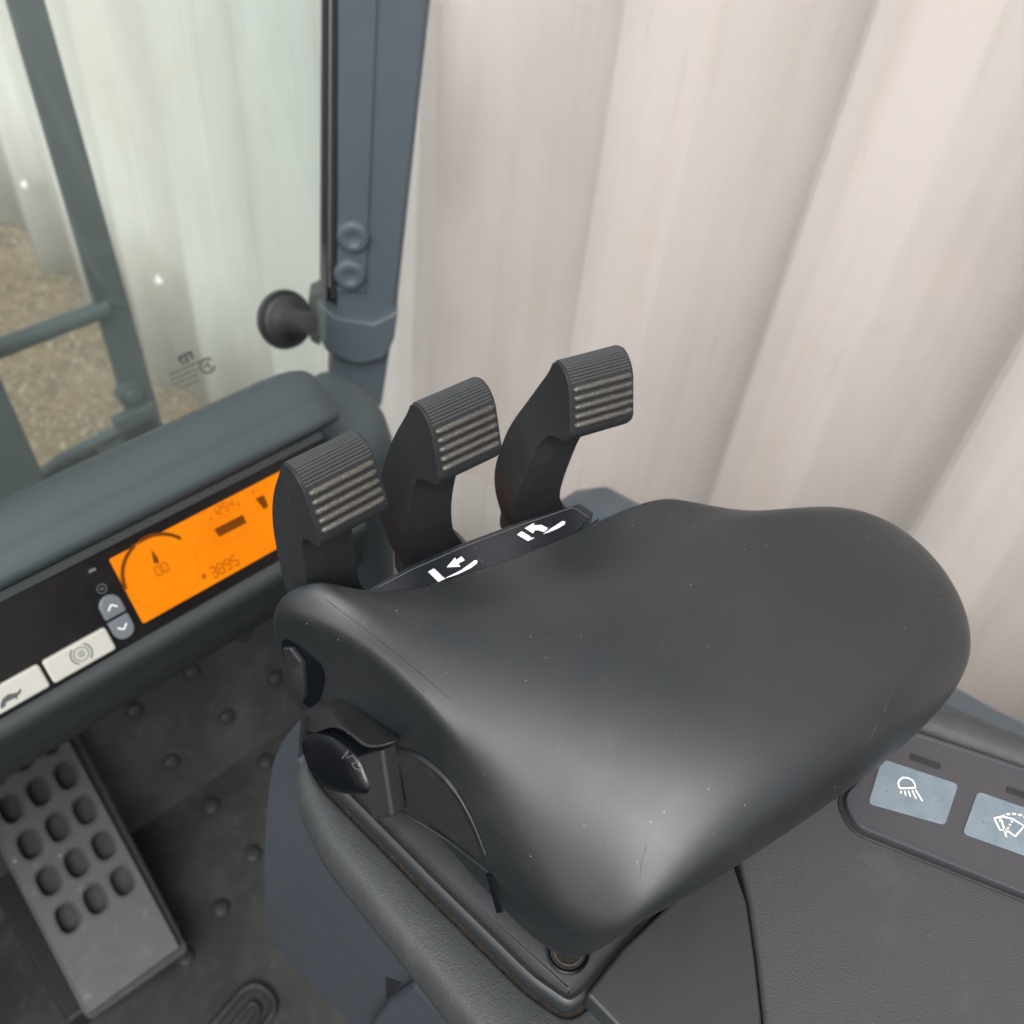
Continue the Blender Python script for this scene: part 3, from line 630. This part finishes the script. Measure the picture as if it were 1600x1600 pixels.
# screw seen under the rear corner of the pad
pc = atz(887, 1487, ZS + .0052)
lathe('screw', pc, (0, 0, 1), [(.0054, -.004), (.0054, .0012), (.0048, .0017), (.0040, .0010), (.0015, .0009), (0, .0009)], 'rust', con, 20)
lathe('screw_cup', pc, (0, 0, 1), [(.0078, -.004), (.0078, .0008), (.0072, .0013), (.0064, .0009), (.0058, -.004)], 'gloss', con, 24)
# membrane switch strip
zp = .705
sp = round_poly([atz(*p, zp) for p in [(1316, 1246), (1424, 1140), (1700, 1232), (1750, 1455), (1340, 1290)]], [.006, .004, 0, 0, .004], 5)
def grow(r, d): return inset(r, -d)
prism('strip_seat', lift(grow(sp, .0022), zp - .0075), (0, 0, .0048), 'rubber', con, .0006)
strip = loft('switch_strip', [lift(sp, zp - .004), lift(sp, zp - .0006), lift(inset(sp, .0004), zp), lift(inset(sp, .0016), zp), lift(inset(sp, .0020), zp - .0006), lift(inset(sp, .004), zp - .0006)], 'membrane', con, smooth=30)
zk = zp - .0006
def zpx(px, py): return atz(px, py, zk)
for pts in ([(1377, 1186), (1497, 1226), (1476, 1290), (1356, 1256)], [(1527, 1237), (1665, 1285), (1650, 1355), (1503, 1303)]):
    kp = prism('switch_key', round_poly([zpx(*p) for p in pts], .0022, 5), (0, 0, .0005), 'key', con, .0002)
keys = [o for o in C.objects if o.name.startswith('switch_key')]
up = Vector((0, 0, 1))
def zs(name, pts, wd, par): return stroke(name, [atz(*p, zk + .0005) for p in pts], wd, up, .00015, 'print', par, .0001)
D = [(1408, 1231), (1402, 1223), (1405, 1217), (1411, 1214), (1419, 1215), (1427, 1221), (1430, 1230), (1429, 1233), (1407, 1231)]
lamp = [(1405, 1231), (1403, 1224), (1405, 1219), (1411, 1215), (1419, 1216), (1426, 1220), (1429, 1226), (1430, 1231), (1418, 1232), (1405, 1232)]
zs('lamp_symbol', lamp, .00065, keys[0])
for a_, b_ in (((1407, 1236), (1408, 1240)), ((1413, 1236), (1415, 1243)), ((1419, 1236), (1422, 1245)), ((1425, 1235), (1431, 1248)), ((1430, 1234), (1441, 1252))): zs('beam_line', [a_, b_], .0006, keys[0])
for ln in ([(1553, 1279), (1566, 1276), (1582, 1280), (1600, 1291), (1586, 1307), (1570, 1296)], [(1553, 1279), (1562, 1297), (1571, 1297)], [(1563, 1278), (1571, 1303)], [(1570, 1303), (1572, 1308)]): zs('wiper_symbol', ln, .0007, keys[1])
for k in range(9):
    a_ = R_(200 - k * 26); zs('spray_dash', [(1580 + 20 * math.cos(a_) + k * .8, 1280 - 11 * math.sin(a_) + k * .7), (1583 + 20 * math.cos(a_ - .15) + k * .8, 1280 - 11 * math.sin(a_ - .15) + k * .8)], .0007, keys[1])
for k in range(4): zs('spray_dash', [(1581 - k * 2.8, 1283 + k * 5), (1580 - k * 2.8, 1285 + k * 5)], .0007, keys[1])
for a_, b_ in (((1421, 1182), (1470, 1199)), ((1572, 1233), (1640, 1258))):
    p, q = zpx(*a_), zpx(*b_); d = (q - p).normalized(); s = up.cross(d) * .0016
    prism('indicator_slot', round_poly([p - s, q - s, q + s, p + s], .0014, 4), (0, 0, .0004), 'rubber', strip, .00035)
# rail along the far edge of the console
rl = [(1405, 1128), (1440, 1138), (1520, 1166), (1620, 1202), (1760, 1255)]
rings = []
for p in rl:
    c_ = atz(*p, .703); rings.append([c_ + mm(0, 0, -25), c_ + mm(-2, 0, -2), c_ + mm(0, 1, 2), c_ + mm(4, 2, 3.2), c_ + mm(10, 4, 2.4), c_ + mm(13, 5, 0), c_ + mm(14, 6, -25)])
loft('edge_rail', rings, 'shell', con, smooth=50)

# painted support under the console
sup = empty('console_support', (0.12, 0.1, 0.2)); tag(sup, 'blue-grey painted metal support standing under the armrest console', 'support')
prof = [(470, 1124), (454, 1142), (438, 1166), (424, 1210), (415, 1300), (414, 1400), (420, 1450), (440, 1492), (480, 1530), (545, 1600), (600, 1690)]
edge = spline([atx(px, py, .093) for px, py in prof], 4) + [Vector((.093, -.15, .40)), Vector((.093, -.15, .672)), Vector((.093, .15, .672)), Vector((.093, .180, .69))]
prism('cowling', edge, (.16, 0, 0), 'paint_shaded', sup, .006, 4, smooth=60)
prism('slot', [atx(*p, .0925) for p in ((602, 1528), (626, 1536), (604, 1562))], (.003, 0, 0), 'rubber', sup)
prism('lower_gusset', [atx(*p, .086) for p in ((604, 1564), (640, 1540), (760, 1640), (760, 1720), (560, 1700), (575, 1600))], (.006, 0, 0), 'paint_shaded', sup, .003)

# ================================================================ PALM REST
rest = empty('palm_rest', (0.17, 0.1, 0.70)); tag(rest, 'soft black palm rest pad in front of the three levers', 'palm rest')
L0 = [atz(404, 942, .773) * 1000, Vector((109, 173, 774)), Vector((115, 146, 774)), Vector((116, 110, 766)), Vector((115, 74, 753)), Vector((115, 48, 743))]
R0 = [atz(1085, 768, .782) * 1000, atz(1205, 800, .774) * 1000, atz(1345, 758, .788) * 1000, atz(1445, 806, .783) * 1000, atz(1520, 900, .778) * 1000, atz(1545, 1020, .768) * 1000]
ZT_ = [None, (779, 776, 777, 780, 782), (776, 780, 784, 786, 786), (771, 778, 786, 789, 788), (762, 772, 783, 788, 788), (753, 763, 774, 780, 779)]
FX = (0, .055, .14, .30, .52, .76, 1)
G = []
for r in range(6):      # rows from front to rear, columns from left to right, millimetres
    if r == 0: row = [L0[0]] + [atz(px, py, z) * 1000 for px, py, z in ((452, 877, .788), (566, 936, .7760), (705, 910, .7760), (870, 845, .7775), (1000, 780, .783))] + [R0[0]]
    else:
        row = [L0[r].lerp(R0[r], t) for t in FX]
        for c in range(1, 6): row[c].z = ZT_[r][c - 1]
        if r == 5:
            for c in range(1, 6): row[c].y -= (4, 6, 7, 7, 5)[c - 1]
    G.append([tuple(p) for p in row])
rings_n = [(0, 0), ]
nr, nc = 6, 7
v = [mm(*p) for row in G for p in row]
loop = [(0, c) for c in range(nc)] + [(r, nc - 1) for r in range(1, nr)] + [(nr - 1, c) for c in range(nc - 2, -1, -1)] + [(r, 0) for r in range(nr - 2, 0, -1)]
def idx(r, c): return r * nc + c
def side_of(r, c): return ('L' if c == 0 else 'R' if c == nc - 1 else '') + ('F' if r == 0 else 'B' if r == nr - 1 else '')
OFF = {  # per side: offsets for the two lower rings (dx, dy, z)
 'L': ((-6, 0, 745), (-14, 0, 716)), 'R': ((5, 0, 756), (-6, 0, 728)), 'F': ((0, -1, 770), (0, -8, 735)), 'B': ((0, -5, 752), (0, 5, 716)),
 'LF': ((-1, -1, 745), (-2, -6, 712)), 'RF': ((4, 3, 764), (-4, -2, 735)), 'LB': ((-5, -6, 733), (-5, -1, 703)), 'RB': ((0, -2, 752), (-9, 6, 732))}
f = [[idx(r, c), idx(r, c + 1), idx(r + 1, c + 1), idx(r + 1, c)] for r in range(nr - 1) for c in range(nc - 1)]
ring_ids = [[idx(*k) for k in loop]]
for lv in (0, 1):
    ids = []
    for (r, c) in loop:
        dx, dy, z = OFF[side_of(r, c)][lv]; x, y, _ = G[r][c]; q = mm(x + dx, y + dy, z)
        if (r, c) == (0, 0): q = (atz(398, 1004, .748), atz(436, 1104, .716))[lv]
        v.append(q); ids.append(len(v) - 1)
    ring_ids.append(ids)
ids = []
for (r, c) in loop:
    p = v[ring_ids[-1][loop.index((r, c))]]; cc = mm(185, 95, p.z * 1000 - 4); q = p.lerp(cc, .14); q.z = p.z - .003; v.append(q); ids.append(len(v) - 1)
ring_ids.append(ids)
L_ = len(loop)
for a_, b_ in zip(ring_ids, ring_ids[1:]):
    for k in range(L_): f.append([a_[k], a_[(k + 1) % L_], b_[(k + 1) % L_], b_[k]])
f.append(ring_ids[-1])
cr = {}
for r in range(nr - 1): cr[(idx(r, 0), idx(r + 1, 0))] = (.95, .9, .6, .15, 0)[r]
for c in range(1, nc - 1): cr[(idx(0, c), idx(0, c + 1))] = .7
pad = mesh('pad', v, f, 'pad', rest, smooth=60, sub=3, creases=cr)
from mathutils.bvhtree import BVHTree
bpy.context.view_layer.update()
dg = bpy.context.evaluated_depsgraph_get(); pe = pad.evaluated_get(dg); pm = pe.to_mesh()
bvh = BVHTree.FromPolygons([pe.matrix_world @ q.co for q in pm.vertices], [tuple(q.vertices) for q in pm.polygons]); pe.to_mesh_clear()
def onpad(px, py, h_=0):        # point of the pad's skin seen at a photo pixel, raised by h_
    d = ray(px, py).normalized(); loc, nm, _, _ = bvh.ray_cast(CAM, d)
    if loc is None: return onp(px, py, Vector((.117, 0, .77)), Vector((-.943, 0, .332)).normalized())
    if nm.dot(d) > 0: nm = -nm
    return loc + nm * h_
tube('mould_seam', [onpad(*p, -.00005) for p in spline([(508, 936, 0), (560, 975, 0), (620, 1022, 0), (680, 1072, 0), (706, 1096, 0)], 6) for p in [(p.x, p.y)]], .00011, 'side', rest, 6)

for pts, r_ in (([(1398, 1072), (1392, 1086), (1386, 1100), (1380, 1114)], .00016), ([(1372, 1128), (1366, 1142), (1360, 1152)], .00020), ([(870, 1020), (880, 1026), (886, 1030)], .00014), ([(640, 1058), (652, 1070), (664, 1082)], .00014), ([(1010, 1320), (1002, 1350), (1000, 1372)], .00012)):
    tube('scuff', [onpad(*p, -.00006) for p in pts], r_, 'scuff', rest, 6)
# label plate between pad and levers
zl = .7735
lp = round_poly([atz(*p, zl) for p in [(566, 926), (640, 884), (720, 849), (820, 812), (906, 786), (928, 800), (890, 840), (760, 905), (640, 945)]], 0, 4)
plate = prism('label_plate', lp, (0, 0, -.006), 'plate', rest, .0005, 2)
def lpx(px, py): return atz(px, py, zl)
def lflat(name, pts): return flat(name, [lpx(*p) for p in pts], up, .0002, 'white', plate, .0001)
stroke('border_line', [lpx(*p) for p in [(590, 919), (645, 890), (722, 856), (820, 819), (893, 794), (900, 796), (920, 810)]], .0003, up, .0002, 'fineline', plate, .0001)
lflat('stop_bar', [(669, 894), (678, 889), (695, 905), (685, 910)])
lflat('arrow', [(698, 887), (711, 872), (713, 876), (721, 870), (726, 876), (716, 881), (719, 886)])
lflat('fork_blade', [(694, 905), (720, 892), (742, 876), (746, 877), (745, 881), (736, 888), (715, 898)])
lflat('stop_bar', [(808, 836), (815, 831), (827, 838), (830, 841), (835, 841), (825, 846)])
ar = [(820, 826), (834, 818), (834, 822), (846, 821), (856, 826), (850, 832), (842, 829), (835, 829), (833, 834)]
lflat('curved_arrow', ar)
lflat('fork_blade', [(849, 835), (860, 827), (879, 815), (883, 816), (882, 820), (872, 826), (858, 832)])

# left side controls of the palm rest
SP_ = Vector((.117, 0, .77)); SN = Vector((-.943, 0, .332)).normalized()
def sd(px, py, h_=0): return onp(px, py, SP_ + SN * h_, SN)
# thumb recess with small wheel
SKN = Vector((-.93, -.1, .34)).normalized()
prism('thumb_recess', [onpad(q.x, q.y, .0002) for q in spline([(443, 1000, 0), (468, 1008, 0), (500, 1035, 0), (508, 1062, 0), (500, 1092, 0), (484, 1104, 0), (466, 1080, 0), (450, 1040, 0)], 4, True)], SKN * .0006, 'gloss', rest)
prism('thumb_rocker', [onpad(*p, .0005) for p in ((450, 1006), (464, 1006), (482, 1030), (487, 1082), (480, 1094), (460, 1052))], SKN * .003, 'side', rest, .0012, 3)
# direction switch
ds = empty('direction_switch', (0.1, 0.14, 0.735)); tag(ds, 'glossy black rocker switch with an arrow on the side of the palm rest', 'switch')
sdn = Vector((-.332, 0, -.943))
hin = [(476, 1100), (492, 1075), (512, 1062), (545, 1080), (580, 1108), (608, 1130), (630, 1148)]
hou = [(472, 1124, .004), (486, 1148, .010), (505, 1138, .0125), (526, 1132, .0135), (552, 1150, .0135), (574, 1174, .0125), (627, 1155, .006)]
rings = []
for (a_, b_), (c_, d_, h_) in zip(hin, hou):
    i_, o_ = sd(a_, b_, -.001), sd(c_, d_, h_); md_ = i_.lerp(o_, .55) + SN * .0022
    rings.append([i_, md_, o_ + SN * -.0006 - sdn * .0006, o_, o_ + sdn * .0022 - SN * .0006, i_ + sdn * .006])
loft('hood', rings, 'side', ds, smooth=50, sub=2)
lens = resample(round_poly([sd(*p, .001) for p in ((484, 1142), (522, 1126), (555, 1146), (580, 1172), (604, 1232), (562, 1234), (526, 1224), (500, 1192))], .005, 5), 48)
cen = sum(lens, Vector()) / len(lens)
rr = [[cen + (p - cen) * s + SN * h_ for p in lens] for s, h_ in ((1.02, -.006), (1.0, .003), (.96, .0055), (.88, .0068), (.6, .0074), (.3, .0076), (.02, .0076))]
loft('rocker', rr, 'gloss', ds, smooth=60)
prism('paddle', [sd(*p, -.001) for p in ((574, 1172), (622, 1158), (638, 1264), (606, 1268))], SN * .0075, 'rubber', ds, .0015, 3)
aw = [(535, 1185), (545, 1172), (541, 1184), (552, 1180), (558, 1190), (550, 1194), (556, 1202), (563, 1200), (561, 1205)]
stroke('arrow_mark', [sd(*p, .0090) for p in aw], .0004, SN, .0, 'fineline', ds, .0002)
# crescent recess behind the switch
prism('finger_recess', [onpad(*p, .0002) for p in ((622, 1172), (650, 1180), (686, 1208), (716, 1248), (742, 1302), (756, 1340), (700, 1300), (640, 1262))], SN * .0007, 'side', rest)
tube('recess_edge', [onpad(q.x, q.y, .0004) for q in spline([(624, 1170, 0), (660, 1184, 0), (700, 1218, 0), (735, 1273, 0), (760, 1334, 0)], 5)], [.0005 + .0009 * math.sin(math.pi * min(1, (k + 1) / 15)) for k in range(21)], 'side', rest, 8)
tube('recess_edge', [onpad(*p, .0003) for p in ((628, 1268), (664, 1290), (700, 1312), (732, 1336), (764, 1362))], .0006, 'side', rest, 8)
prism('side_slot', [onpad(*p, .0003) for p in ((762, 1364), (771, 1367), (787, 1424), (778, 1426))], SN * .0006, 'gloss', rest)

# ================================================================ LEVERS
def cubic(tab, z):
    Z = [t[0] for t in tab]; Lv = [t[1] for t in tab]
    if z >= Z[0]: return Lv[0]
    if z <= Z[-1]: return Lv[-1]
    i = max(k for k in range(len(Z) - 1) if Z[k] >= z); h = Z[i + 1] - Z[i]; t = (z - Z[i]) / h
    sl = lambda k: 0 if k in (0, len(Z) - 1) else (Lv[k + 1] - Lv[k - 1]) / (Z[k + 1] - Z[k - 1])
    return (2 * t ** 3 - 3 * t * t + 1) * Lv[i] + (t ** 3 - 2 * t * t + t) * h * sl(i) + (3 * t * t - 2 * t ** 3) * Lv[i + 1] + (t ** 3 - t * t) * h * sl(i + 1)
def interp(tab, z):
    if z >= tab[0][0]: return tab[0][1]
    for (z0, l0), (z1, l1) in zip(tab, tab[1:]):
        if z1 <= z <= z0: t = (z - z0) / (z1 - z0); t = t * t * (3 - 2 * t); return l0 + (l1 - l0) * t
    return tab[-1][1]
FRONT = [(0, -2.6), (-.8, -5), (-2.4, -9), (-5.0, -15), (-7.4, -22), (-9.2, -30), (-10.0, -38), (-9.8, -46), (-9.0, -54), (-7.6, -62), (-5.5, -70), (-3.0, -77), (0, -84)]
REAR = [(17, -84), (14, -79.5), (10.5, -76), (8.8, -71), (8.2, -62), (8.0, -50), (7.6, -40), (7.2, -32), (8.2, -27.2), (11.5, -24.8), (16, -23.2), (17.8, -22), (18.5, -20), (18.2, -18), (12.4, -5.6), (10.9, -3.2), (9.3, -1.5), (7.5, -.4), (5.5, .1), (3.5, 0), (1.6, -.8)]
def lever(A, th, lt, label):
    root = empty('control_lever', (A.x, A.y, .775)); tag(root, label, 'lever', 'levers in a fan in front of the palm rest')
    wv = Vector((math.cos(th), math.sin(th), 0)); av = Vector((math.sin(th), -math.cos(th), 0))
    K = .001089
    def L(w_, a, z): return A + wv * ((w_ + cubic(lt, z)) * K) + av * (a * K) + Vector((0, 0, z * K))
    prof = [(q.x, q.y) for q in spline([(a, z, 0) for a, z in FRONT], 3)] + [(q.x, q.y) for q in spline([(a, z, 0) for a, z in REAR[:9]], 3)] + REAR[9:]; n = len(prof)
    def wr(z): return interp([(0, 25), (-21, 25), (-25, 20), (-34, 18.5), (-60, 19.5), (-72, 22), (-80, 26)], z)
    def wl(z): return interp([(0, 0), (-60, 0), (-74, -.5), (-80, -3)], z)
    left = [L(wl(z), a, z) for a, z in prof]; right = [L(wr(z), a, z) for a, z in prof]
    v = left + right; tri = tessellate_polygon([[Vector((a, z, 0)) for a, z in prof]])
    f = [[i, (i + 1) % n, n + (i + 1) % n, n + i] for i in range(n)] + [list(t) for t in tri] + [[q + n for q in t] for t in tri]
    mesh('stem', v, f, 'lever', root, smooth=50, bevel=.0011, seg=3)
    # coarse ridges on the finger face
    p0, p1 = Vector((12.1, -5.1)), Vector((17.3, -16.2)); d = (p1 - p0); out = Vector((d.y, -d.x)).normalized(); out = out if out.x > 0 else -out
    for k in range(5):
        c_ = p0 + d * (k / 4) + out * .25; r = 1.2; ring = []
        for w_, s in ((1.2, .3), (1.7, .8), (2.6, 1), (12.5, 1), (22.4, 1), (23.4, .8), (24.0, .3)):
            ring.append([L(w_, c_.x + out.x * r * s * math.cos(t) + d.normalized().x * r * .92 * s * math.sin(t), c_.y + out.y * r * s * math.cos(t) + d.normalized().y * r * .92 * s * math.sin(t)) for t in [2 * math.pi * j / 10 for j in range(10)]])
        loft('ridge', ring, 'ridge', root, smooth=60)
    # fine ribbing over the top
    path = [(.6, -1.8), (1.5, -.9), (2.5, -.4), (3.5, -.02), (4.5, .08), (5.5, .1), (6.5, -.12), (7.5, -.4), (8.4, -.92), (9.3, -1.5), (10.1, -2.3), (10.8, -3.1)]
    v, f = [], []
    for (a, z) in path:
        b_ = len(v); r = .42
        for w_ in (1.0, 24.0):
            for t in range(6): v.append(L(w_, a + r * math.cos(t * 1.047), z + r * math.sin(t * 1.047)))
        for t in range(6): f.append([b_ + t, b_ + (t + 1) % 6, b_ + 6 + (t + 1) % 6, b_ + 6 + t])
        f.append([b_ + t for t in range(6)]); f.append([b_ + 6 + t for t in range(6)])
    tag(mesh('fine_ribbing', v, f, 'rib', root, smooth=60), kind='stuff')
ZT = .830
lever(atz(437, 718, ZT), R_(-1.5), [(0, 0), (-90, 0)], 'nearest of the three black control levers, overlapping the amber display')
lever(atz(640, 624, ZT), R_(-5), [(0, 0), (-14, -.5), (-33, -3.5), (-42, -5.5), (-52, -6.5), (-66, -5), (-84, -1)], 'middle black control lever, beside the straight white arrow')
lever(atz(864, 558, ZT), R_(-16), [(0, 0), (-12, 0), (-24, -2.4), (-39, -8.5), (-59, -13), (-77, -10), (-84, -8)], 'farthest black control lever, bowed sideways, beside the curved white arrow')
